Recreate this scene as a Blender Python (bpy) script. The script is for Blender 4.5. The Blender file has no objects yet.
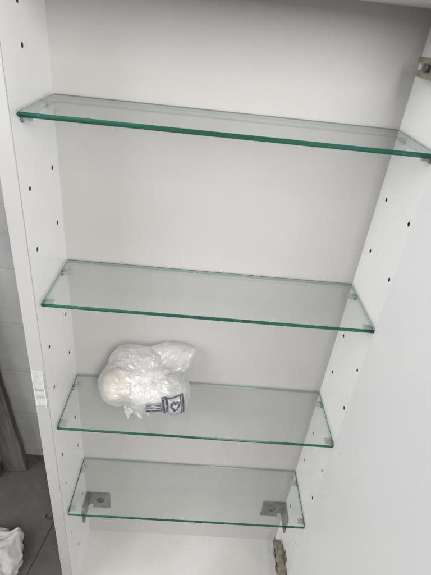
import bpy, bmesh, math, random
from mathutils import Vector, Matrix, noise

# ------------------------------------------------------------------ camera, world, lights, exposure
S = 0.73                      # drawing units -> metres (system holes 32 mm apart)
scene = bpy.context.scene
C = scene.collection
cam = bpy.data.cameras.new('camera')
cam.lens = 36 * 446.30 / 575
cam.sensor_width = 36
cam.clip_start = 0.01
cam.clip_end = 100
cam_o = bpy.data.objects.new('camera', cam)
C.objects.link(cam_o)
cam_o.location = (0.2177555 * S, -0.67645 * S, 1.20303 * S)
cam_o.rotation_euler = (1.01962552, -0.0988779949, -0.0005986754)
scene.camera = cam_o

w = bpy.data.worlds.new('World')
scene.world = w
w.use_nodes = True
bg = w.node_tree.nodes['Background']
bg.inputs[1].default_value = 0.80
wn, wl_ = w.node_tree.nodes, w.node_tree.links.new
wtc = wn.new('ShaderNodeTexCoord')
wsp = wn.new('ShaderNodeSeparateXYZ')
wl_(wtc.outputs['Generated'], wsp.inputs[0])
wmr = wn.new('ShaderNodeMapRange')
wmr.inputs['From Min'].default_value = -1.0
wl_(wsp.outputs['Z'], wmr.inputs['Value'])
wcr = wn.new('ShaderNodeValToRGB')
wl_(wmr.outputs[0], wcr.inputs[0])
e = wcr.color_ramp.elements
e[0].position, e[0].color = .34, (.08, .077, .07, 1)
e[1].position, e[1].color = .95, (.86, .85, .83, 1)
k = e.new(.48)
k.color = (.40, .395, .385, 1)
k = e.new(.64)
k.color = (.78, .775, .76, 1)
wl_(wcr.outputs[0], bg.inputs[0])


def area(name, loc, aim, sx, sy, power, col):
    l = bpy.data.lights.new(name, 'AREA')
    l.shape = 'RECTANGLE'
    l.size, l.size_y = sx, sy
    l.energy = power
    l.color = col
    o = bpy.data.objects.new(name, l)
    C.objects.link(o)
    o.location = loc
    o.rotation_euler = (Vector(aim) - Vector(loc)).to_track_quat('-Z', 'Y').to_euler()
    return o


area('key_light', (0.43, -1.15, 1.27), (0.16, 0, 0.72), .34, .60, 9.5, (1.0, 0.985, 0.965))  # soft key from front right, its source out of view
area('left_fill_light', (-0.98, -0.92, 1.40), (0.25, -.1, 0.72), 1.0, .8, 11.5, (0.98, 0.985, 1.0))  # unseen fill added at the left to brighten right panel and door

scene.view_settings.view_transform = 'Standard'
scene.view_settings.look = 'None'
scene.view_settings.exposure = 0.50
scene.view_settings.gamma = 1.0
scene.cycles.max_bounces = 18
scene.cycles.transmission_bounces = 16
scene.cycles.transparent_max_bounces = 16
scene.cycles.glossy_bounces = 8
scene.cycles.diffuse_bounces = 10
scene.cycles.use_denoising = True
scene.cycles.sample_clamp_indirect = 0

random.seed(4)


# ------------------------------------------------------------------ helpers
def link(name, bm, mats, parent=None, smooth=False, loc=None):
    """bmesh in drawing units -> ONE mesh object in metres (verts relative to loc)"""
    bmesh.ops.recalc_face_normals(bm, faces=bm.faces)
    o0 = Vector(loc) if loc is not None else Vector((0, 0, 0))
    for v in bm.verts:
        v.co = (v.co - o0) * S
    me = bpy.data.meshes.new(name)
    bm.to_mesh(me)
    bm.free()
    if not isinstance(mats, (list, tuple)):
        mats = [mats]
    for m in mats:
        me.materials.append(m)
    if smooth:
        for p in me.polygons:
            p.use_smooth = True
    o = bpy.data.objects.new(name, me)
    C.objects.link(o)
    if parent is not None:
        o.parent = parent
        base = parent.get('base', (0, 0, 0))
        o.location = (o0 - Vector(base)) * S
        o['base'] = tuple(o0)
    else:
        o.location = o0 * S
        o['base'] = tuple(o0)
    return o


def thing(name, label, cat, loc, group=None):
    o = bpy.data.objects.new(name, None)
    o.empty_display_size = 0.02
    C.objects.link(o)
    o.location = Vector(loc) * S
    o['base'] = tuple(loc)
    tag(o, label, cat, group)
    return o


def tag(o, label, cat, group=None):
    o['label'] = label
    o['category'] = cat
    if group:
        o['group'] = group
    return o


def box(bm, x0, x1, y0, y1, z0, z1, bev=0.0, seg=2, mat=0):
    r = bmesh.ops.create_cube(bm, size=1)
    vs = r['verts']
    for v in vs:
        v.co = Vector(((x0 + x1) / 2 + v.co.x * (x1 - x0), (y0 + y1) / 2 + v.co.y * (y1 - y0),
                       (z0 + z1) / 2 + v.co.z * (z1 - z0)))
    fs = set(f for v in vs for f in v.link_faces)
    for f in fs:
        f.material_index = mat
    if bev > 0:
        es = list(set(e for v in vs for e in v.link_edges))
        g = bmesh.ops.bevel(bm, geom=es, offset=bev, segments=seg, profile=0.5, affect='EDGES')
        for f in g['faces']:
            f.material_index = mat
        vs = list(set(v for f in g['faces'] for v in f.verts))
    return vs


def cyl(bm, p0, p1, r0, r1=None, seg=24, mat=0, caps=True):
    p0, p1 = Vector(p0), Vector(p1)
    r1 = r0 if r1 is None else r1
    d = p1 - p0
    g = bmesh.ops.create_cone(bm, cap_ends=caps, segments=seg, radius1=r0, radius2=r1, depth=d.length)
    M = Matrix.Translation((p0 + p1) / 2) @ d.to_track_quat('Z', 'Y').to_matrix().to_4x4()
    for v in g['verts']:
        v.co = M @ v.co
    for f in set(f for v in g['verts'] for f in v.link_faces):
        f.material_index = mat
    return g['verts']


def prism(bm, pts, axis, a0, a1, bev=0.0, mat=0):
    """polygon extruded along an axis; pts are the two other coordinates in xyz order"""
    def P(p, a):
        q = list(p)
        q.insert(axis, a)
        return Vector(q)
    v0 = [bm.verts.new(P(p, a0)) for p in pts]
    v1 = [bm.verts.new(P(p, a1)) for p in pts]
    fs = [bm.faces.new(v0), bm.faces.new(v1[::-1])]
    n = len(pts)
    for i in range(n):
        fs.append(bm.faces.new((v0[i], v0[(i + 1) % n], v1[(i + 1) % n], v1[i])))
    for f in fs:
        f.material_index = mat
    if bev > 0:
        es = list(set(e for f in fs for e in f.edges))
        g = bmesh.ops.bevel(bm, geom=es, offset=bev, segments=2, profile=0.5, affect='EDGES')
        for f in g['faces']:
            f.material_index = mat
    return v0 + v1


def tube(bm, pts, r, seg=10):
    rings = []
    pts = [Vector(p) for p in pts]
    for i, p in enumerate(pts):
        d = (pts[min(i + 1, len(pts) - 1)] - pts[max(i - 1, 0)]).normalized()
        a = d.orthogonal().normalized() if i == 0 else (prev - d * prev.dot(d)).normalized()
        prev = a
        b = d.cross(a)
        rings.append([bm.verts.new(p + (a * math.cos(t) + b * math.sin(t)) * r)
                      for t in [2 * math.pi * k / seg for k in range(seg)]])
    for i in range(len(rings) - 1):
        for k in range(seg):
            bm.faces.new((rings[i][k], rings[i][(k + 1) % seg], rings[i + 1][(k + 1) % seg], rings[i + 1][k]))
    bm.faces.new(rings[0])
    bm.faces.new(rings[-1][::-1])


def cut_holes(o, holes, r, depth_from, depth_to):
    """real round holes bored along X; holes = [(y, z)] in drawing units"""
    bm = bmesh.new()
    for (y, z) in holes:
        cyl(bm, (depth_from, y, z), (depth_to, y, z), r, seg=20)
    for f in bm.faces:
        f.material_index = 0
    cutter = link('cutter', bm, M['bore'])
    md = o.modifiers.new('bore', 'BOOLEAN')
    md.operation = 'DIFFERENCE'
    md.solver = 'EXACT'
    md.object = cutter
    md.material_mode = 'TRANSFER'
    bpy.context.view_layer.update()
    dg = bpy.context.evaluated_depsgraph_get()
    me = bpy.data.meshes.new_from_object(o.evaluated_get(dg))
    o.modifiers.clear()
    old = o.data
    o.data = me
    me.name = old.name
    bpy.data.meshes.remove(old)
    cm = cutter.data
    bpy.data.objects.remove(cutter)
    bpy.data.meshes.remove(cm)


# ------------------------------------------------------------------ materials
M = {}


def mat(name):
    m = bpy.data.materials.new(name)
    m.use_nodes = True
    nt = m.node_tree
    return m, nt, nt.nodes['Principled BSDF'], nt.nodes['Material Output']


def N(nt, typ, **kw):
    n = nt.nodes.new(typ)
    for k, v in kw.items():
        if k in n.inputs:
            n.inputs[k].default_value = v
        else:
            setattr(n, k, v)
    return n


def noisy(name, c0, c1, scale, rough=0.5, r2=None, bump=0.0, bscale=None, detail=6, lo=0.35, hi=0.65, stretch=None,
          spec=0.5, metallic=0.0, specks=None):
    m, nt, b, out = mat(name)
    L = nt.links.new
    tc = N(nt, 'ShaderNodeTexCoord')
    src = tc.outputs['Object']
    if stretch:
        mp = N(nt, 'ShaderNodeMapping')
        mp.inputs['Scale'].default_value = stretch
        L(src, mp.inputs[0])
        src = mp.outputs[0]
    n1 = N(nt, 'ShaderNodeTexNoise', Scale=scale, Detail=detail, Roughness=0.6)
    L(src, n1.inputs['Vector'])
    cr = N(nt, 'ShaderNodeValToRGB')
    cr.color_ramp.elements[0].position = lo
    cr.color_ramp.elements[1].position = hi
    cr.color_ramp.elements[0].color = (*c0, 1)
    cr.color_ramp.elements[1].color = (*c1, 1)
    L(n1.outputs['Fac'], cr.inputs[0])
    col = cr.outputs[0]
    if specks:
        sc, thr, dark, amt = specks
        n3 = N(nt, 'ShaderNodeTexNoise', Scale=sc, Detail=3)
        L(src, n3.inputs['Vector'])
        r3 = N(nt, 'ShaderNodeMapRange')
        r3.inputs['From Min'].default_value = thr
        r3.inputs['From Max'].default_value = thr + 0.03
        r3.inputs['To Max'].default_value = amt
        L(n3.outputs['Fac'], r3.inputs['Value'])
        mx = N(nt, 'ShaderNodeMix', data_type='RGBA')
        L(r3.outputs[0], mx.inputs[0])
        L(col, mx.inputs[6])
        mx.inputs[7].default_value = (*dark, 1)
        col = mx.outputs[2]
    L(col, b.inputs['Base Color'])
    b.inputs['Metallic'].default_value = metallic
    b.inputs['Specular IOR Level'].default_value = spec
    if r2 is not None:
        mr = N(nt, 'ShaderNodeMapRange')
        mr.inputs['To Min'].default_value = rough
        mr.inputs['To Max'].default_value = r2
        mr.inputs['From Min'].default_value = 0.3
        mr.inputs['From Max'].default_value = 0.7
        L(n1.outputs['Fac'], mr.inputs['Value'])
        L(mr.outputs[0], b.inputs['Roughness'])
    else:
        b.inputs['Roughness'].default_value = rough
    if bump:
        n2 = N(nt, 'ShaderNodeTexNoise', Scale=bscale or scale * 3, Detail=5)
        L(src, n2.inputs['Vector'])
        bp = N(nt, 'ShaderNodeBump', Strength=bump, Distance=0.004)
        L(n2.outputs['Fac'], bp.inputs['Height'])
        L(bp.outputs[0], b.inputs['Normal'])
    M[name] = m
    return m


noisy('white_melamine', (.815, .813, .808), (.85, .848, .844), 5, rough=.30,
      specks=(130, .745, (.42, .38, .33), .55))
noisy('dimmed_dusty_melamine', (.49, .48, .46), (.57, .562, .545), 7, rough=.5, r2=.7, bump=.03, bscale=90,  # base colour dimmed to offset light from above; specks are dust
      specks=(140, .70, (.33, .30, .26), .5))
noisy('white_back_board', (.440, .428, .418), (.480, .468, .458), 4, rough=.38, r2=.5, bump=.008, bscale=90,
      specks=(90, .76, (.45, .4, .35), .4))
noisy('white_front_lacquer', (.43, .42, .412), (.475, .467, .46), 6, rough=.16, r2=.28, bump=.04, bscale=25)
noisy('white_door_paint', (.715, .718, .724), (.745, .748, .756), 3, rough=.30,
      specks=(120, .775, (.4, .36, .3), .6))
noisy('bore', (.02, .017, .014), (.05, .042, .034), 80, rough=.9)
noisy('zinc', (.19, .198, .202), (.33, .338, .34), 60, rough=.28, r2=.5, metallic=.75, bump=.05, bscale=200)
noisy('grey_plastic', (.37, .39, .387), (.47, .49, .485), 40, rough=.3, bump=.03, spec=.5)
noisy('rust', (.05, .026, .014), (.15, .08, .045), 160, rough=.85, bump=.4, bscale=300)
noisy('dark_screw', (.07, .065, .06), (.16, .14, .12), 160, rough=.6, bump=.3, bscale=300)
noisy('old_nickel', (.21, .188, .15), (.42, .385, .32), 90, rough=.25, r2=.45, metallic=.7, bump=.1, bscale=220)
noisy('dark_cavity', (.012, .011, .010), (.03, .027, .024), 90, rough=.8)
noisy('floor_base', (.038, .036, .033), (.075, .071, .065), 6, rough=.65, r2=.85, bump=.25, bscale=60,
      specks=(90, .735, (.13, .125, .115), .5))
noisy('weathered_wood', (.034, .028, .024), (.10, .089, .08), 5, rough=.85, bump=.6, bscale=30, stretch=(14, 14, 1.1))
noisy('dark_wood', (.03, .026, .022), (.075, .066, .058), 6, rough=.85, bump=.5, bscale=30, stretch=(1.2, 12, 12))
noisy('cloth', (.33, .32, .315), (.43, .42, .41), 14, rough=.9, bump=.22, bscale=420, spec=.15)
noisy('wire', (.012, .011, .010), (.03, .028, .026), 60, rough=.5)
noisy('glint_white', (.74, .74, .735), (.86, .86, .855), 20, rough=.10, r2=.22, bump=.15, bscale=50)  # bright gloss for the glint patch on the left edge
noisy('packet_white', (.20, .21, .23), (.36, .37, .40), 50, rough=.25, bump=.1, bscale=120)
noisy('packet_black', (.035, .038, .045), (.08, .083, .093), 60, rough=.3)
noisy('paper_white', (.64, .63, .62), (.70, .69, .68), 20, rough=.7, bump=.1)
noisy('beige_foam', (.62, .55, .46), (.76, .69, .60), 20, rough=.8, bump=.2)
noisy('skirting_dirt', (.02, .018, .016), (.10, .09, .08), 40, rough=.95, bump=.6)

# floor: concrete with one sawn joint (a real surface mark)
m = M['floor_base']
nt = m.node_tree
L = nt.links.new
b = nt.nodes['Principled BSDF']
old = b.inputs['Base Color'].links[0].from_socket
tc = N(nt, 'ShaderNodeTexCoord')
mp = N(nt, 'ShaderNodeVectorMath', operation='DOT_PRODUCT')
ja, jb = Vector((-0.1075, 0.014, 0)) * S, Vector((-0.130, -0.110, 0)) * S
nrm = Vector((jb.y - ja.y, -(jb.x - ja.x), 0)).normalized()
mp.inputs[1].default_value = nrm
L(tc.outputs['Object'], mp.inputs[0])
wob = N(nt, 'ShaderNodeTexNoise', Scale=40.0, Detail=3)
L(tc.outputs['Object'], wob.inputs['Vector'])
wm = N(nt, 'ShaderNodeMath', operation='MULTIPLY_ADD')
wm.inputs[1].default_value = 0.003
wm.inputs[2].default_value = -nrm.dot(ja) - 0.0015
L(wob.outputs['Fac'], wm.inputs[0])
ad = N(nt, 'ShaderNodeMath', operation='ADD')
L(mp.outputs['Value'], ad.inputs[0])
L(wm.outputs[0], ad.inputs[1])
ab = N(nt, 'ShaderNodeMath', operation='ABSOLUTE')
L(ad.outputs[0], ab.inputs[0])
lt = N(nt, 'ShaderNodeMapRange')
lt.inputs['From Min'].default_value = 0.0006
lt.inputs['From Max'].default_value = 0.0016
lt.inputs['To Min'].default_value = 1
lt.inputs['To Max'].default_value = 0
L(ab.outputs[0], lt.inputs['Value'])
mx = N(nt, 'ShaderNodeMix', data_type='RGBA')
L(lt.outputs[0], mx.inputs[0])
L(old, mx.inputs[6])
mx.inputs[7].default_value = (.010, .009, .008, 1)
L(mx.outputs[2], b.inputs['Base Color'])

# grey painted block wall
m, nt, b, out = mat('block_wall')
M['block_wall'] = m
L = nt.links.new
tc = N(nt, 'ShaderNodeTexCoord')
sw = N(nt, 'ShaderNodeSeparateXYZ')
L(tc.outputs['Object'], sw.inputs[0])
cb = N(nt, 'ShaderNodeCombineXYZ')
L(sw.outputs['X'], cb.inputs['X'])
L(sw.outputs['Z'], cb.inputs['Y'])
br = N(nt, 'ShaderNodeTexBrick', Scale=1.0)
br.inputs['Brick Width'].default_value = 1.9
br.inputs['Row Height'].default_value = .118
br.inputs['Mortar Size'].default_value = .0022
br.inputs['Mortar Smooth'].default_value = .6
br.inputs['Color1'].default_value = (.35, .35, .35, 1)
br.inputs['Color2'].default_value = (.335, .335, .337, 1)
br.inputs['Mortar'].default_value = (.33, .33, .331, 1)
L(cb.outputs[0], br.inputs['Vector'])
ns = N(nt, 'ShaderNodeTexNoise', Scale=7.0, Detail=8, Roughness=.65)
L(tc.outputs['Object'], ns.inputs['Vector'])
mx = N(nt, 'ShaderNodeMix', data_type='RGBA', blend_type='MULTIPLY')
mx.inputs[0].default_value = .8
mr = N(nt, 'ShaderNodeMapRange')
mr.inputs['From Min'].default_value = .3
mr.inputs['From Max'].default_value = .7
mr.inputs['To Min'].default_value = .70
mr.inputs['To Max'].default_value = 1.10
L(ns.outputs['Fac'], mr.inputs['Value'])
L(br.outputs['Color'], mx.inputs[6])
L(mr.outputs[0], mx.inputs[7])
L(mx.outputs[2], b.inputs['Base Color'])
b.inputs['Roughness'].default_value = .75
bp = N(nt, 'ShaderNodeBump', Strength=.22, Distance=.003)
n2 = N(nt, 'ShaderNodeTexNoise', Scale=70.0, Detail=4)
L(tc.outputs['Object'], n2.inputs['Vector'])
ma = N(nt, 'ShaderNodeMath', operation='MULTIPLY_ADD')
ma.inputs[1].default_value = -1.0
L(br.outputs['Fac'], ma.inputs[0])
mb = N(nt, 'ShaderNodeMath', operation='MULTIPLY')
mb.inputs[1].default_value = .35
L(n2.outputs['Fac'], mb.inputs[0])
L(mb.outputs[0], ma.inputs[2])
L(ma.outputs[0], bp.inputs['Height'])
L(bp.outputs[0], b.inputs['Normal'])


# glass: clear faces with a little dust, green cut edges
def glass(name, col, dust):
    m, nt, b, out = mat(name)
    L = nt.links.new
    nt.nodes.remove(b)
    # clear pane: straight transmission plus Schlick reflection on every face
    tp_ = N(nt, 'ShaderNodeBsdfTransparent')
    tp_.inputs['Color'].default_value = (*col, 1)
    gs = N(nt, 'ShaderNodeBsdfGlossy', Roughness=.015 if dust else .10)
    lw = N(nt, 'ShaderNodeLayerWeight', Blend=.5)
    p5 = N(nt, 'ShaderNodeMath', operation='POWER')
    p5.inputs[1].default_value = 5.0
    L(lw.outputs['Facing'], p5.inputs[0])
    sch = N(nt, 'ShaderNodeMath', operation='MULTIPLY_ADD')
    sch.inputs[1].default_value = .96
    sch.inputs[2].default_value = .04
    L(p5.outputs[0], sch.inputs[0])
    g = N(nt, 'ShaderNodeMixShader')
    L(sch.outputs[0], g.inputs[0])
    L(tp_.outputs[0], g.inputs[1])
    L(gs.outputs[0], g.inputs[2])
    if dust:
        d = N(nt, 'ShaderNodeBsdfDiffuse')
        d.inputs['Color'].default_value = (.55, .55, .53, 1)
        tc = N(nt, 'ShaderNodeTexCoord')
        n1 = N(nt, 'ShaderNodeTexNoise', Scale=14.0, Detail=8, Roughness=.7)
        L(tc.outputs['Object'], n1.inputs['Vector'])
        r1 = N(nt, 'ShaderNodeMapRange')
        r1.inputs['From Min'].default_value = .35
        r1.inputs['From Max'].default_value = .75
        r1.inputs['To Min'].default_value = .015
        r1.inputs['To Max'].default_value = dust
        L(n1.outputs['Fac'], r1.inputs['Value'])
        n2 = N(nt, 'ShaderNodeTexVoronoi', Scale=75.0)
        L(tc.outputs['Object'], n2.inputs['Vector'])
        r2 = N(nt, 'ShaderNodeMapRange')
        r2.inputs['From Min'].default_value = .035
        r2.inputs['From Max'].default_value = .075
        r2.inputs['To Min'].default_value = .22
        r2.inputs['To Max'].default_value = 0.0
        L(n2.outputs['Distance'], r2.inputs['Value'])
        ad = N(nt, 'ShaderNodeMath', operation='ADD')
        L(r1.outputs[0], ad.inputs[0])
        L(r2.outputs[0], ad.inputs[1])
        ms = N(nt, 'ShaderNodeMixShader')
        L(ad.outputs[0], ms.inputs[0])
        L(g.outputs[0], ms.inputs[1])
        L(d.outputs[0], ms.inputs[2])
        L(ms.outputs[0], out.inputs['Surface'])
    else:       # ground edge: part of the light scatters in the green cut face
        d = N(nt, 'ShaderNodeBsdfDiffuse')
        d.inputs['Color'].default_value = (.028, .165, .118, 1)
        ms = N(nt, 'ShaderNodeMixShader')
        ms.inputs[0].default_value = .62
        L(g.outputs[0], ms.inputs[1])
        L(d.outputs[0], ms.inputs[2])
        L(ms.outputs[0], out.inputs['Surface'])
    M[name] = m


glass('clear_glass', (.976, .989, .981), .060)
M['clear_glass'].node_tree.nodes['Map Range'].inputs['From Min'].default_value = .50
M['clear_glass'].node_tree.nodes['Noise Texture'].inputs['Scale'].default_value = 9.0
glass('green_glass_edge', (.16, .42, .34), 0)
glass('tinted_glass_side', (.74, .85, .81), 0)
M['tinted_glass_side'].node_tree.nodes['Glossy BSDF'].inputs['Color'].default_value = (.18, .24, .22, 1)
noisy('dark_arris', (.012, .036, .028), (.03, .075, .06), 60, rough=.2)
ge_ = M['green_glass_edge'].node_tree.nodes['Glossy BSDF']
ge_.inputs['Color'].default_value = (.45, .5, .48, 1)
M['tinted_glass_side'].node_tree.nodes['Mix Shader.001'].inputs[0].default_value = .06
ge = M['green_glass_edge']
nt = ge.node_tree
dn = nt.nodes['Diffuse BSDF']
tc = N(nt, 'ShaderNodeTexCoord')
mp = N(nt, 'ShaderNodeMapping')
mp.inputs['Scale'].default_value = (5, 5, 420)
nt.links.new(tc.outputs['Object'], mp.inputs[0])
n1 = N(nt, 'ShaderNodeTexNoise', Scale=1.0, Detail=3)
nt.links.new(mp.outputs[0], n1.inputs['Vector'])
cr = N(nt, 'ShaderNodeValToRGB')  # bands of internal reflection painted into the edge's diffuse colour
cr.color_ramp.elements[0].position, cr.color_ramp.elements[0].color = .36, (.003, .030, .021, 1)
cr.color_ramp.elements[1].position, cr.color_ramp.elements[1].color = .68, (.018, .120, .084, 1)
nt.links.new(n1.outputs['Fac'], cr.inputs[0])
nt.links.new(cr.outputs[0], dn.inputs['Color'])

# thin plastic film
m, nt, b, out = mat('bag_film')
M['bag_film'] = m
L = nt.links.new
nt.nodes.remove(b)
tr = N(nt, 'ShaderNodeBsdfTransparent')
tl = N(nt, 'ShaderNodeBsdfTranslucent')
tl.inputs['Color'].default_value = (.97, .965, .955, 1)
df = N(nt, 'ShaderNodeBsdfDiffuse')
df.inputs['Color'].default_value = (.96, .955, .945, 1)
gl = N(nt, 'ShaderNodeBsdfGlossy', Roughness=.2)
s1 = N(nt, 'ShaderNodeMixShader')
s1.inputs[0].default_value = .45
L(df.outputs[0], s1.inputs[1])
L(tl.outputs[0], s1.inputs[2])
s2 = N(nt, 'ShaderNodeMixShader')
tc = N(nt, 'ShaderNodeTexCoord')
n1 = N(nt, 'ShaderNodeTexNoise', Scale=22.0, Detail=5)
L(tc.outputs['Object'], n1.inputs['Vector'])
r1 = N(nt, 'ShaderNodeMapRange')
r1.inputs['From Min'].default_value = .35
r1.inputs['From Max'].default_value = .68
r1.inputs['To Min'].default_value = .46
r1.inputs['To Max'].default_value = .78
L(n1.outputs['Fac'], r1.inputs['Value'])
lw = N(nt, 'ShaderNodeLayerWeight', Blend=.35)
fm = N(nt, 'ShaderNodeMath', operation='MULTIPLY_ADD')
fm.inputs[1].default_value = -.75
fm.inputs[2].default_value = 1.0
L(lw.outputs['Facing'], fm.inputs[0])
fp = N(nt, 'ShaderNodeMath', operation='MULTIPLY')
L(r1.outputs[0], fp.inputs[0])
L(fm.outputs[0], fp.inputs[1])
L(fp.outputs[0], s2.inputs[0])
L(s1.outputs[0], s2.inputs[1])
L(tr.outputs[0], s2.inputs[2])
fr = N(nt, 'ShaderNodeFresnel', IOR=1.5)
s3 = N(nt, 'ShaderNodeMixShader')
L(fr.outputs[0], s3.inputs[0])
L(s2.outputs[0], s3.inputs[1])
L(gl.outputs[0], s3.inputs[2])
L(s3.outputs[0], out.inputs['Surface'])

# ------------------------------------------------------------------ the setting
W = 0.5
ZF = -0.022
bm = bmesh.new()
r = bmesh.ops.create_grid(bm, x_segments=8, y_segments=8, size=2.2)
for v in r['verts']:
    v.co.z = ZF
fl = link('floor', bm, M['floor_base'])
fl['kind'] = 'structure'
fl['label'] = 'dark grey concrete floor with a thin joint line'

# grey wall behind the cabinet, slightly turned
bm = bmesh.new()
box(bm, -2.2, 2.2, 0, .15, ZF - .03, 2.6)
wl = link('back_wall', bm, M['block_wall'])
wl.location = Vector((0, 0.226, 0)) * S
wl.rotation_euler = (0, 0, math.radians(-3))
wl.name = 'block_wall'
tag(wl, 'grey painted block wall standing behind the white cabinet', 'wall')

# ------------------------------------------------------------------ cabinet
YF = -0.154          # front edge of the side panels
ZT = 1.235           # underside of the top panel
TOPS = [1.0860, 0.8223, 0.5605, 0.3017]
TH = 0.0060
PR = 0.0033
PINZ = [t - TH - PR - 0.0004 for t in TOPS]
GRID = [.9885, .9015, .7275, .6400, .4660, .3785, .2050]
HY = (-0.122, -0.0305)

cab = thing('cabinet', 'tall narrow white cabinet standing open, holding four glass shelves', 'cabinet', (0, 0, 0))
holes = [(y, z) for z in GRID + PINZ for y in HY]
left_extra = [(-.0935, 1.150), (-.0935, 1.194), (-.0915, .103), (-.0985, .072)]

bm = bmesh.new()
box(bm, -.0200, 0, YF, .020, -.020, ZT + .020, bev=.0012)
lp = link('side_panel', bm, M['white_melamine'], cab)
cut_holes(lp, holes + left_extra, .0034, -.013, .01)
bm = bmesh.new()
box(bm, W, W + .020, YF, .020, -.020, ZT + .020, bev=.0012)
rp = link('side_panel', bm, M['white_melamine'], cab)
cut_holes(rp, holes + [(-.006, 1.205)], .0034, W + .013, W - .01)
bm = bmesh.new()
box(bm, -.005, W + .005, 0, .008, -.012, ZT + .012)
link('back_panel', bm, M['white_back_board'], cab)
bm = bmesh.new()
box(bm, -.003, W + .003, YF + .002, .004, ZT, ZT + .018, bev=.0008)
link('top_panel', bm, M['white_melamine'], cab)
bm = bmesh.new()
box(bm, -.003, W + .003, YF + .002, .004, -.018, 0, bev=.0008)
link('bottom_panel', bm, M['dimmed_dusty_melamine'], cab)
# lacquered edge band on the front of each side panel
for x0 in (-.0200, W):
    bm = bmesh.new()
    vs = box(bm, x0 - .0006, x0 + .0206, YF - .0022, YF + .0006, -.0203, ZT + .0203, bev=.0009, seg=3)
    eb = link('edge_band', bm, M['white_front_lacquer'], lp if x0 < 0 else rp)
    if x0 < 0:
        left_band = eb

# glint on the left front edge, built as a pale raised patch
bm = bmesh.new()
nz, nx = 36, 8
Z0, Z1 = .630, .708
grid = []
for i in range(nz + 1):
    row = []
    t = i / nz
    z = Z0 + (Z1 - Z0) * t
    # three raised ridges of the glint patch: a big upward-facing one on top, two flat ones under it
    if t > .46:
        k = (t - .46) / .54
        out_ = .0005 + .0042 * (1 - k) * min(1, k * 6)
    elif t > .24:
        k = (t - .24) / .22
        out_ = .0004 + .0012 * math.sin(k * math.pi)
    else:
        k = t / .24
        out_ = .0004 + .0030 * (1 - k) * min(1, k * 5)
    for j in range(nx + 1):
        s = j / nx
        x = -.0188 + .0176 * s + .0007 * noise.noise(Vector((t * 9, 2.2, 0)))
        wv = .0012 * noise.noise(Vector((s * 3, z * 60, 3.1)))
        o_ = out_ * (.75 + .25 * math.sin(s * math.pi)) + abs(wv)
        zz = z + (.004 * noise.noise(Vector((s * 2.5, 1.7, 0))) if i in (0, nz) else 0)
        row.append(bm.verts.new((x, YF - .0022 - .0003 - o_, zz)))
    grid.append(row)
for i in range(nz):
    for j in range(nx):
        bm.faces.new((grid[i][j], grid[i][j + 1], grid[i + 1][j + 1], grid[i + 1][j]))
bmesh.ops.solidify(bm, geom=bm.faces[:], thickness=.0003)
tp = link('glint_patch', bm, M['glint_white'], lp, smooth=True)
tp['label'] = 'bright pale patch standing for a glint on the left front edge'

# ---- door, swung open on the right
DA = math.radians(2.5)
hx, hy = .4868, -.1575
door = None
bm = bmesh.new()
box(bm, 0, .019, -.49, 0, -.019, ZT + .019, bev=.0012)
for v in bm.verts:     # local: x thickness away from the opening, -y along the door
    x, y = v.co.x, v.co.y
    v.co.x = hx + x * math.cos(DA) - y * math.sin(DA)
    v.co.y = hy + x * math.sin(DA) + y * math.cos(DA)
door = link('door', bm, M['white_door_paint'], cab)
door['label'] = 'plain white door standing open at a right angle'


def dpt(x, y, z):
    return Vector((hx + x * math.cos(DA) - y * math.sin(DA), hy + x * math.sin(DA) + y * math.cos(DA), z))


# two tiny old screw holes in the door
for (y, z) in ((-.0300, .601), (-.0740, .652)):
    bm = bmesh.new()
    cyl(bm, dpt(-.0003, y, z), dpt(.002, y, z), .0011, seg=12)
    link('screw_hole', bm, M['bore'], door)


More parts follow.
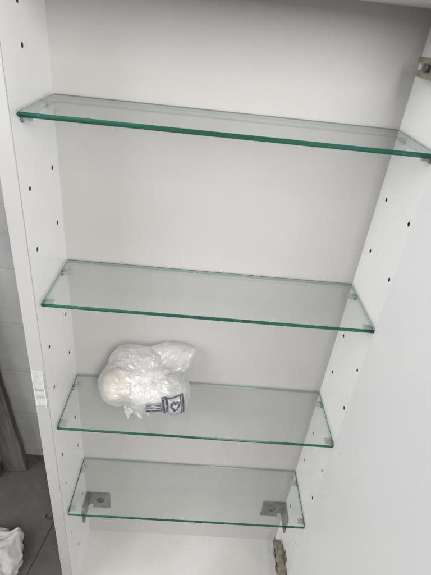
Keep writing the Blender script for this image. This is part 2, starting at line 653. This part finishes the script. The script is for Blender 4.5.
# ---- concealed hinges: plate, channel arm with forked end, link, cup
def hinge(zc):
    h = bpy.data.objects.new('hinge', None)
    C.objects.link(h)
    h.empty_display_size = .02
    h.parent = cab
    base = Vector((W, -.08, zc))
    h.location = base * S
    h['base'] = tuple(base)
    bm = bmesh.new()          # mounting plate with two wings
    prism(bm, [(-.060, zc - .0085), (-.128, zc - .0085), (-.128, zc + .0085), (-.060, zc + .0085)], 0, W - .0045, W - .0001, bev=.0008)
    prism(bm, [(-.082, zc - .026), (-.106, zc - .026), (-.106, zc + .026), (-.082, zc + .026)], 0, W - .0030, W + .0002, bev=.0008)
    link('plate', bm, M['old_nickel'], h)
    bm = bmesh.new()          # wing screws
    for dz in (-.019, .019):
        cyl(bm, (W - .0030, -.094, zc + dz), (W - .0056, -.094, zc + dz), .0054, .0042, seg=20)
    link('screw', bm, M['dark_screw'], h)
    bm = bmesh.new()          # channel arm, open fork towards the back
    xa, xb = W - .0215, W - .0046
    pts = [(-.0445, zc + .0105), (-.0420, zc + .0075), (-.0445, zc + .0045), (-.0570, zc + .0040), (-.0620, zc + .0020),
           (-.0620, zc - .0025), (-.0560, zc - .0045), (-.0425, zc - .0050), (-.0395, zc - .0080), (-.0430, zc - .0112),
           (-.0700, zc - .0120), (-.1420, zc - .0100), (-.1480, zc - .0070), (-.1480, zc + .0070), (-.1420, zc + .0100),
           (-.0700, zc + .0110)]
    prism(bm, pts, 0, W - .0215, W - .0185, bev=.0007)
    for sgn in (1, -1):       # the two folded sides
        z0, z1 = sorted((zc + sgn * .0085, zc + sgn * .0108))
        box(bm, xa + .002, xb, -.1400, -.0480, z0, z1, bev=.0005)
    # stepped, notched cheek seen from above
    for k, (y0, y1, xx) in enumerate([(-.066, -.058, .004), (-.084, -.073, .006), (-.103, -.094, .004), (-.126, -.112, .007)]):
        box(bm, xb - .0005, xb + xx - .0005 if False else W - .0008, y0, y1, zc + .0035, zc + .0105, bev=.0006)
    link('arm', bm, M['old_nickel'], h)
    bm = bmesh.new()          # dark slot with adjusting screws
    box(bm, xa - .0006, xa + .0010, -.088, -.066, zc - .0042, zc + .0042, bev=.0004)
    box(bm, xa - .0006, xa + .0010, -.124, -.100, zc - .0042, zc + .0042, bev=.0004)
    link('slot', bm, M['dark_cavity'], h)
    bm = bmesh.new()
    for y in (-.077, -.112):
        cyl(bm, (xa - .0032, y, zc), (xa + .002, y, zc), .0050, seg=20)
    link('adjusting_screw', bm, M['dark_screw'], h)
    # link arms folding into the cup in the door
    bm = bmesh.new()
    cpt = dpt(0, -.034, zc)
    for dz in (-.0058, .0058):
        tube(bm, [(W - .013, -.140, zc + dz), (W - .018, -.156, zc + dz), (hx - .010, -.172, zc + dz), (cpt.x + .004, cpt.y, zc + dz)], .0030, 8)
    link('link', bm, M['old_nickel'], h)
    bm = bmesh.new()
    cyl(bm, dpt(-.0018, -.034, zc), dpt(.010, -.034, zc), .024, seg=40)
    for v in box(bm, 0, 1, 0, 1, 0, 1):
        v.co = dpt(-.0022 + .0025 * v.co.x, -.046 + .020 * v.co.y, zc - .034 + .068 * v.co.z)
    link('cup', bm, M['old_nickel'], h)
    return h


hinge(1.1715)
hinge(.0790)

# ------------------------------------------------------------------ glass shelves
names = [('top', 'thick clear glass shelf highest in the cabinet, above all the others'),
         ('second', 'clear glass shelf between the highest shelf and the one with the bag'),
         ('third', 'clear glass shelf carrying the crumpled plastic bag'),
         ('lowest', 'lowest clear glass shelf, just above the two metal angle brackets')]
for i, (nm, lab) in enumerate(names):
    z1 = TOPS[i]
    z0 = z1 - TH
    bm = bmesh.new()
    box(bm, .0014, W - .0014, -.1402, -.0012, z0, z1, bev=.0020, seg=1)
    bm.normal_update()
    for f in bm.faces:
        n_ = f.normal
        if abs(n_.z) > .93:
            f.material_index = 0
        elif n_.y < -.3:
            f.material_index = 1
        elif n_.z > .3:
            f.material_index = 3
        else:
            f.material_index = 2
    g = link('glass_shelf', bm, [M['clear_glass'], M['green_glass_edge'], M['tinted_glass_side'], M['dark_arris']], loc=(W / 2, -.07, z0))
    tag(g, lab, 'shelf', 'glass shelves in the cabinet')

# ------------------------------------------------------------------ shelf supports: pin + collar + tongue
shelfword = ['highest glass shelf', 'second glass shelf from the top', 'glass shelf with the plastic bag', 'lowest glass shelf']
proto = {}


def support(side):
    """local builder: side = +1 left panel (tongue points +x), -1 right panel"""
    r0 = thing('shelf_support', 'x', 'shelf support', (0, 0, 0), 'supports under the glass shelves')
    s = side
    bm = bmesh.new()
    cyl(bm, (-s * .010, 0, 0), (s * .0030, 0, 0), PR - .0002, seg=20)
    link('pin', bm, M['zinc'], r0, smooth=False)
    bm = bmesh.new()
    cyl(bm, (s * .0002, 0, -.0012), (s * .0022, 0, -.0012), .0048, seg=24)
    link('collar', bm, M['zinc'], r0)
    bm = bmesh.new()
    x0, x1 = sorted((s * .0020, s * .0150))
    box(bm, x0, x1, -.0062, .0062, PR - .0016, PR + .0002, bev=.0006)
    x0, x1 = sorted((s * .0020, s * .0128))
    box(bm, x0, x1, -.0030, .0030, -.0036, PR - .0014, bev=.0012)
    link('tongue', bm, M['grey_plastic'], r0)
    return r0


first = {}
for i in range(4):
    for side, sx in (('left', 1), ('right', -1)):
        for depth, y in (('front', HY[0]), ('back', HY[1])):
            loc = Vector((0 if sx > 0 else W, y, PINZ[i])) * S
            if sx not in first:
                o = support(sx)
                first[sx] = o
            else:
                src = first[sx]
                o = src.copy()
                C.objects.link(o)
                for ch in src.children:
                    c = ch.copy()
                    C.objects.link(c)
                    c.parent = o
            o.location = loc
            o['label'] = 'small grey support under the %s %s corner of the %s' % (side, depth, shelfword[i])


# ------------------------------------------------------------------ metal angle brackets on the back wall
def bracket(sx, label, screwmat, zb):
    X = 0 if sx > 0 else W
    def xx(d):
        return X + sx * d
    r0 = thing('angle_bracket', label, 'bracket', (X, 0, zb), 'angle brackets above the cabinet bottom')
    t = .0026
    H = .060
    bm = bmesh.new()
    # plate on the back board, with a notch at the bend
    pts = [(xx(.0030), zb + H), (xx(.0560), zb + H), (xx(.0580), zb + H - .002), (xx(.0580), zb + .002), (xx(.0560), zb),
           (xx(.0150), zb), (xx(.0115), zb + .0045), (xx(.0055), zb + .0048), (xx(.0006), zb + .004)]
    pts.append((xx(.0006), zb + H))
    prism(bm, pts, 1, -.0006 - t, -.0006, bev=.0005)
    link('plate', bm, M['zinc'], r0)
    bm = bmesh.new()
    # leg against the side panel
    lx = sorted((xx(.0008), xx(.0008 + t)))
    pts = [(-.0034, zb + .005), (-.0034, zb + H + .0002), (-.044, zb + H + .0002), (-.0475, zb + H - .004), (-.0475, zb + .004), (-.0440, zb + .0003), (-.012, zb + .0003)]
    prism(bm, pts, 0, lx[0], lx[1], bev=.0005)
    link('leg', bm, M['zinc'], r0)
    bm = bmesh.new()          # round boss at the bend
    cyl(bm, (xx(.0100), -.0032, zb + .0095), (xx(.0100), -.0056, zb + .0095), .0058, .0050, seg=24)
    link('rivet', bm, M['grey_plastic'], r0)
    bm = bmesh.new()          # washer and screw
    sxp, szp = xx(.034), zb + .031
    cyl(bm, (sxp, -.0032, szp), (sxp, -.0044, szp), .0098, .0094, seg=28)
    cyl(bm, (sxp, -.0044, szp), (sxp, -.0068, szp), .0072, .0045, seg=24)
    sc = link('screw', bm, screwmat, r0)
    bm = bmesh.new()
    box(bm, sxp - .0042, sxp + .0042, -.0071, -.0064, szp - .0008, szp + .0008)
    box(bm, sxp - .0008, sxp + .0008, -.0072, -.0065, szp - .0042, szp + .0042)
    link('cross_slot', bm, M['dark_cavity'], sc)
    return r0


bracket(1, 'grey metal angle bracket with rusty brown screw in the left back corner', M['rust'], .1090)
bracket(-1, 'grey metal angle bracket with dark screw in the right back corner', M['dark_screw'], .1140)


# ------------------------------------------------------------------ crumpled plastic bag
def ray_ell(d, o, c, r, rot=0.0):
    """far exit distance of ray o + t d with an ellipsoid (rotated about y by rot)"""
    cr_, sr_ = math.cos(rot), math.sin(rot)
    def loc(v):
        return Vector((cr_ * v.x - sr_ * v.z, v.y, sr_ * v.x + cr_ * v.z))
    p = loc(o - c)
    q = loc(d)
    p = Vector((p.x / r[0], p.y / r[1], p.z / r[2]))
    q = Vector((q.x / r[0], q.y / r[1], q.z / r[2]))
    A, B, Cc = q.dot(q), p.dot(q), p.dot(p) - 1
    D = B * B - A * Cc
    if D < 0:
        return 0.0
    return max(0.0, (-B + math.sqrt(D)) / A)


zs = TOPS[2] + .0005
cen = Vector((.150, -.058, zs + .045))
ELL = [(Vector((.150, -.068, zs + .033)), (.074, .044, .039), 0.0),
       (Vector((.192, -.034, zs + .092)), (.041, .022, .018), -.22),
       (Vector((.196, -.036, zs + .083)), (.032, .022, .020), .10),
       (Vector((.112, -.052, zs + .062)), (.040, .034, .036), .5),
       (Vector((.140, -.042, zs + .077)), (.052, .032, .038), .30),
       (Vector((.097, -.062, zs + .031)), (.029, .036, .032), 0.0),
       (Vector((.201, -.072, zs + .038)), (.028, .038, .040), 0.0)]


def crease(v, f):
    d, _ = noise.voronoi(v * f)
    return min(.5, d[1] - d[0])


bag_loc = Vector((.150, -.058, zs))
bag = thing('plastic_bag', 'crumpled translucent white plastic bag lying on a glass shelf', 'plastic bag', bag_loc)


def bag_r(d):
    t = 0.0
    for c, r, a in ELL:
        t += ray_ell(d, cen, c, r, a) ** 4
    t = t ** .25 * .925
    p = cen + d * t
    nk = p - Vector((.212, -.070, zs + .086))         # folds gather towards the notch
    ang = math.atan2(nk.z, nk.x)
    fold = 1 - 2 * abs(noise.noise(Vector((math.cos(ang) * 4.0, math.sin(ang) * 4.0, nk.length * 9))))
    return t + .0040 * noise.noise(p * 22) + .0018 * fold


def crumple(bm, levels, scale=1.0, seed=1):
    """flat creased facets: random kinks at each level, straight film in between"""
    rnd = random.Random(seed)
    bmesh.ops.create_icosphere(bm, subdivisions=levels[0][0], radius=1)
    for v in bm.verts:
        d = (v.co + Vector((rnd.gauss(0, 1), rnd.gauss(0, 1), rnd.gauss(0, 1))) * levels[0][2]).normalized()
        v.co = cen + d * (bag_r(d) * scale + rnd.uniform(-1, 1) * levels[0][1])
    for (_, amp, jit) in levels[1:]:
        old = set(bm.verts)
        bmesh.ops.subdivide_edges(bm, edges=bm.edges[:], cuts=1, use_grid_fill=True)
        for v in bm.verts:
            if v in old:
                continue
            d = (v.co - cen).normalized()
            tgt = bag_r(d) * scale
            cur = (v.co - cen).length
            v.co = cen + d * (cur + (tgt - cur) * .35 + rnd.uniform(-1, 1) * amp) + Vector((rnd.gauss(0, 1), rnd.gauss(0, 1), rnd.gauss(0, 1))) * jit
    for v in bm.verts:
        if v.co.z < zs:
            v.co.z = zs + .0004 + rnd.random() * .0012
        if v.co.y > -.008:
            v.co.y = -.008 + (v.co.y + .008) * .05


bm = bmesh.new()
crumple(bm, [(3, .0036, .04), (4, .0024, .0014), (5, .0007, .0006), (6, .00012, .0001)], 1.0, 11)
film = link('film', bm, M['bag_film'], bag, loc=bag_loc)

# knotted lip: loose pleated flap low at the front left
bm = bmesh.new()
nu, nv = 46, 14
rows = []
for i in range(nu + 1):
    a = i / nu
    row = []
    for j in range(nv + 1):
        bq = j / nv
        x = .112 + .046 * a + .009 * noise.noise(Vector((a * 4, bq * 2, 5)))
        y = -.092 - (.006 + .016 * abs(math.sin(a * 7.3) * math.sin(a * 3.1 + .4))) * bq - .006 * noise.noise(Vector((a * 5, 1, bq)))
        z = zs + .0015 + .016 * (1 - bq) + abs(.009 * noise.noise(Vector((a * 13, bq * 1.3, 2)))) + .004 * abs(noise.noise(Vector((a * 30, bq * 3, 8))))
        row.append(bm.verts.new((x, y, max(z, zs + .0006))))
    rows.append(row)
for i in range(nu):
    for j in range(nv):
        bm.faces.new((rows[i][j], rows[i + 1][j], rows[i + 1][j + 1], rows[i][j + 1]))
link('flap', bm, M['bag_film'], bag, smooth=True, loc=bag_loc)

# contents
def lump(name, c, r, m, label, cat, f=30, amp=.004, sub=4):
    bm = bmesh.new()
    bmesh.ops.create_icosphere(bm, subdivisions=sub, radius=1)
    c = Vector(c)
    for v in bm.verts:
        d = v.co.normalized()
        # superellipsoid: a soft block
        n = 3.2
        t = (abs(d.x) ** n + abs(d.y) ** n + abs(d.z) ** n) ** (-1 / n)
        p = Vector((d.x * t * r[0], d.y * t * r[1], d.z * t * r[2]))
        p += d * amp * noise.noise((p + c) * f)
        v.co = c + p
    o = link(name, bm, m, smooth=True, loc=c)
    tag(o, label, cat)
    return o


bm = bmesh.new()
box(bm, -.034, .034, -.016, .016, -.038, .038, bev=.004, seg=3)
bmesh.ops.subdivide_edges(bm, edges=bm.edges[:], cuts=5, use_grid_fill=True)
Rw = Matrix.Rotation(math.radians(-5), 3, 'Y') @ Matrix.Rotation(math.radians(-28), 3, 'X')
for v in bm.verts:
    v.co += Vector((0, 1, .4)) * .003 * noise.noise(v.co * 45)
    v.co = Rw @ v.co + Vector((.158, -.082, zs + .044))
    dd = v.co - cen
    lim = bag_r(dd.normalized()) - .0055
    if dd.length > lim:
        v.co = cen + dd.normalized() * lim
    v.co.z = max(v.co.z, zs + .001)
wp = link('wrapped_pack', bm, M['paper_white'], smooth=True, loc=(.156, -.070, zs + .01))
tag(wp, 'white squarish pack wrapped in the middle of the plastic bag', 'pack')
lump('padding', (.100, -.062, zs + .032), (.030, .026, .026), M['beige_foam'],
     'pale beige padding showing through the left end of the plastic bag', 'padding', f=50, amp=.007)
# printed packets, tucked at the front right of the bag
def packet(name, c, wx, hz, rot, label, mark):
    r0 = thing(name, label, 'packet', c, 'printed packets in the plastic bag')
    R = rot
    def T(x, z, d):
        q = Vector(c) + R @ Vector((x, 0, z))
        dd = q - cen
        lim = bag_r(dd.normalized()) + .0055
        q = q.lerp(cen + dd.normalized() * lim, .55)
        return q + R @ Vector((0, -d, 0))
    bm = bmesh.new()
    n = 14
    fr, bk = [], []
    for i in range(n + 1):
        for j in range(n + 1):
            u, v = i / n * 2 - 1, j / n * 2 - 1
            pil = .0042 * max(0, (1 - u ** 4) * (1 - v ** 4)) + .0006
            wr = .0012 * noise.noise(Vector((u * 3, v * 3, wx * 90)))
            fr.append(bm.verts.new(T(u * wx, v * hz, pil + wr)))
            bk.append(bm.verts.new(T(u * wx, v * hz, -pil * .6 + wr)))
    def idx(i, j): return i * (n + 1) + j
    for i in range(n):
        for j in range(n):
            bm.faces.new([fr[idx(i, j)], fr[idx(i + 1, j)], fr[idx(i + 1, j + 1)], fr[idx(i, j + 1)]])
            bm.faces.new([bk[idx(i, j)], bk[idx(i, j + 1)], bk[idx(i + 1, j + 1)], bk[idx(i + 1, j)]])
    loop = [idx(i, 0) for i in range(n)] + [idx(n, j) for j in range(n)] + [idx(i, n) for i in range(n, 0, -1)] + [idx(0, j) for j in range(n, 0, -1)]
    for a, b_ in zip(loop, loop[1:] + loop[:1]):
        bm.faces.new([fr[a], bk[a], bk[b_], fr[b_]])
    link('pouch', bm, M['packet_white'], r0, smooth=True, loc=c)

    def strip(bm, pts, wd):
        """flat printed stroke following the pillow"""
        vl, vr = [], []
        for k, p in enumerate(pts):
            a = Vector(pts[max(k - 1, 0)])
            b_ = Vector(pts[min(k + 1, len(pts) - 1)])
            t = (b_ - a).normalized()
            nrm = Vector((-t.y, t.x))
            for lst, sg in ((vl, 1), (vr, -1)):
                q = Vector(p) + nrm * wd * sg
                u, v = max(-1, min(1, q.x)), max(-1, min(1, q.y))
                pil = .0042 * max(0, (1 - u ** 4) * (1 - v ** 4)) + .0006 + .0012 * noise.noise(Vector((u * 3, v * 3, wx * 90)))
                lst.append(bm.verts.new(T(u * wx, v * hz, pil + .0005)))
        for k in range(len(pts) - 1):
            bm.faces.new((vl[k], vr[k], vr[k + 1], vl[k + 1]))
    bm = bmesh.new()
    if mark:
        for x0, wd in ((-.86, .10), (-.60, .05), (.62, .05), (.86, .09)):
            strip(bm, [(x0, -.9 + 1.8 * k / 12) for k in range(13)], wd)
        # heart-like double curl
        pts = []
        for k in range(34):
            a = 2 * math.pi * (k + 1.5) / 36
            hxx = .034 * 16 * math.sin(a) ** 3
            hzz = .036 * (13 * math.cos(a) - 5 * math.cos(2 * a) - 2 * math.cos(3 * a) - math.cos(4 * a))
            pts.append((hxx * .70 + .04 + .10 * hzz, hzz * .95 + .05 + .07 * math.sin(5 * a)))
        strip(bm, pts, .10)
        strip(bm, [(-.95 + 1.9 * k / 12, .93) for k in range(13)], .05)
    else:
        for y0, wd in ((.55, .20), (-.05, .12), (-.6, .20)):
            strip(bm, [(-.9 + 1.8 * k / 14, y0) for k in range(15)], wd)
    link('print', bm, M['packet_black'], r0, loc=c)
    return r0


from mathutils import Euler
PK = [((.2040, -.112, zs + .0440), .0190, .0195, Euler((math.radians(-40), math.radians(-17), math.radians(10))), True),
      ((.1700, -.108, zs + .0330), .0170, .0105, Euler((math.radians(-42), math.radians(-4), math.radians(-4))), False)]
packet('printed_packet', PK[0][0], PK[0][1], PK[0][2], PK[0][3].to_matrix(),
       'square black and white packet with a heart-like curl at the bag front', True)
packet('printed_packet', PK[1][0], PK[1][1], PK[1][2], PK[1][3].to_matrix(),
       'narrow striped packet tucked left of the square packet in the bag', False)

# ------------------------------------------------------------------ things on the floor at the left
# leaning weathered plank
pl = thing('wooden_plank', 'weathered grey brown plank leaning against the grey wall', 'plank', (-.261, .185, ZF))
bm = bmesh.new()
vs = box(bm, -.031, .031, -.012, .012, 0, 1.25, bev=.002)
for e in range(5):
    pass
bmesh.ops.subdivide_edges(bm, edges=[e for e in bm.edges if e.calc_length() > .5], cuts=40)
for v in bm.verts:
    q = v.co * 14
    v.co.x += .0025 * noise.noise(Vector((1, v.co.x * 8, q.z * 1.2)))
    v.co.y += .0018 * noise.noise(Vector((5, v.co.x * 20, q.z * 1.5)))
    if v.co.z < .002:
        v.co.z += .006 * noise.noise(Vector((v.co.x * 60, v.co.y * 40, 2)))
o = link('board', bm, M['weathered_wood'], pl)
o.location = (0, 0, .004)
o.rotation_euler = (math.radians(-2.0), math.radians(-5.2), math.radians(4))

# darker board lying along the foot of the wall, mostly past the picture edge
bm = bmesh.new()
box(bm, -.62, -.300, .150, .200, ZF + .0005, ZF + .045, bev=.002)
o = link('floor_board', bm, M['dark_wood'], loc=(-.45, .17, ZF))
tag(o, 'dark board lying on the floor left of the leaning plank', 'board')

# dirt swept along the foot of the wall
bm = bmesh.new()
for k in range(60):
    x = random.uniform(-.225, -.10)
    y = .222 - (x + .15) * .05 - random.random() ** 2 * .020
    r = random.uniform(.0012, .0036)
    g = bmesh.ops.create_icosphere(bm, subdivisions=1, radius=r)
    for v in g['verts']:
        v.co = Vector((x, y, ZF + r * .45)) + Vector((v.co.x * 1.4, v.co.y, v.co.z * .7)) * (1 + .4 * noise.noise(v.co * 900))
o = link('dirt', bm, M['skirting_dirt'])
o['kind'] = 'stuff'
tag(o, 'dark crumbs of dirt along the foot of the grey wall', 'dirt')

# bent wire hook
bm = bmesh.new()
c0 = Vector((-.1215, .0435, ZF + .0016))
pts = [c0 + Vector((.0085 * math.cos(math.radians(a)) * 1.1, .0085 * math.sin(math.radians(a)), 0)) for a in range(150, 341, 12)]
pts += [pts[-1] + Vector((.006, .010, .0004)), pts[-1] + Vector((.016, .020, .0006))]
tube(bm, pts, .0013, 8)
o = link('wire_hook', bm, M['wire'], loc=c0, smooth=True)
tag(o, 'small bent black wire hook lying on the dark floor', 'hook')

# crumpled white cloth
bm = bmesh.new()
cc = Vector((-.222, -.088, ZF))
bmesh.ops.create_icosphere(bm, subdivisions=6, radius=1)
for v in bm.verts:
    d = v.co.normalized()
    a = math.atan2(d.y, d.x)
    rx = .058 + .012 * noise.noise(Vector((math.cos(a) * 1.6, math.sin(a) * 1.6, 4)))
    ry = .072 + .014 * noise.noise(Vector((math.cos(a) * 1.8, math.sin(a) * 1.8, 9)))
    n = 2.6
    t = (abs(d.x) ** n + abs(d.y) ** n + abs(d.z) ** n) ** (-1 / n)
    p = Vector((d.x * t * rx, d.y * t * ry, d.z * t * .026 + .014))
    q = Vector((p.x * 14 + p.y * 6, p.y * 34 - p.x * 10, p.z * 24))
    wq = Vector((noise.noise(p * 22), noise.noise(p * 22 + Vector((4, 4, 4))), 0)) * .9
    k = .0010 * (1 - 2.2 * abs(noise.noise(q * 4.1 + wq * 2.0))) + .0085 * (1 - 2.4 * abs(noise.noise(q * .75 + wq))) + .004 * (1 - 2.2 * abs(noise.noise(q * 1.9 + wq * 1.5))) + .005 * noise.noise(p * 40)
    p += d * k
    # corner sticking up at the far right
    e = math.exp(-((p.x - .044) ** 2 + (p.y - .058) ** 2) / (2 * .012 ** 2))
    p += Vector((.006, .010, .022)) * e
    p.z = max(p.z, .0006 + .001 * abs(noise.noise(p * 50)))
    v.co = cc + p
o = link('cloth', bm, M['cloth'], smooth=True, loc=cc)
tag(o, 'crumpled white cloth lying on the dark floor beside the cabinet', 'cloth')

for o in C.objects:          # bookkeeping value used only while building
    if 'base' in o:
        del o['base']
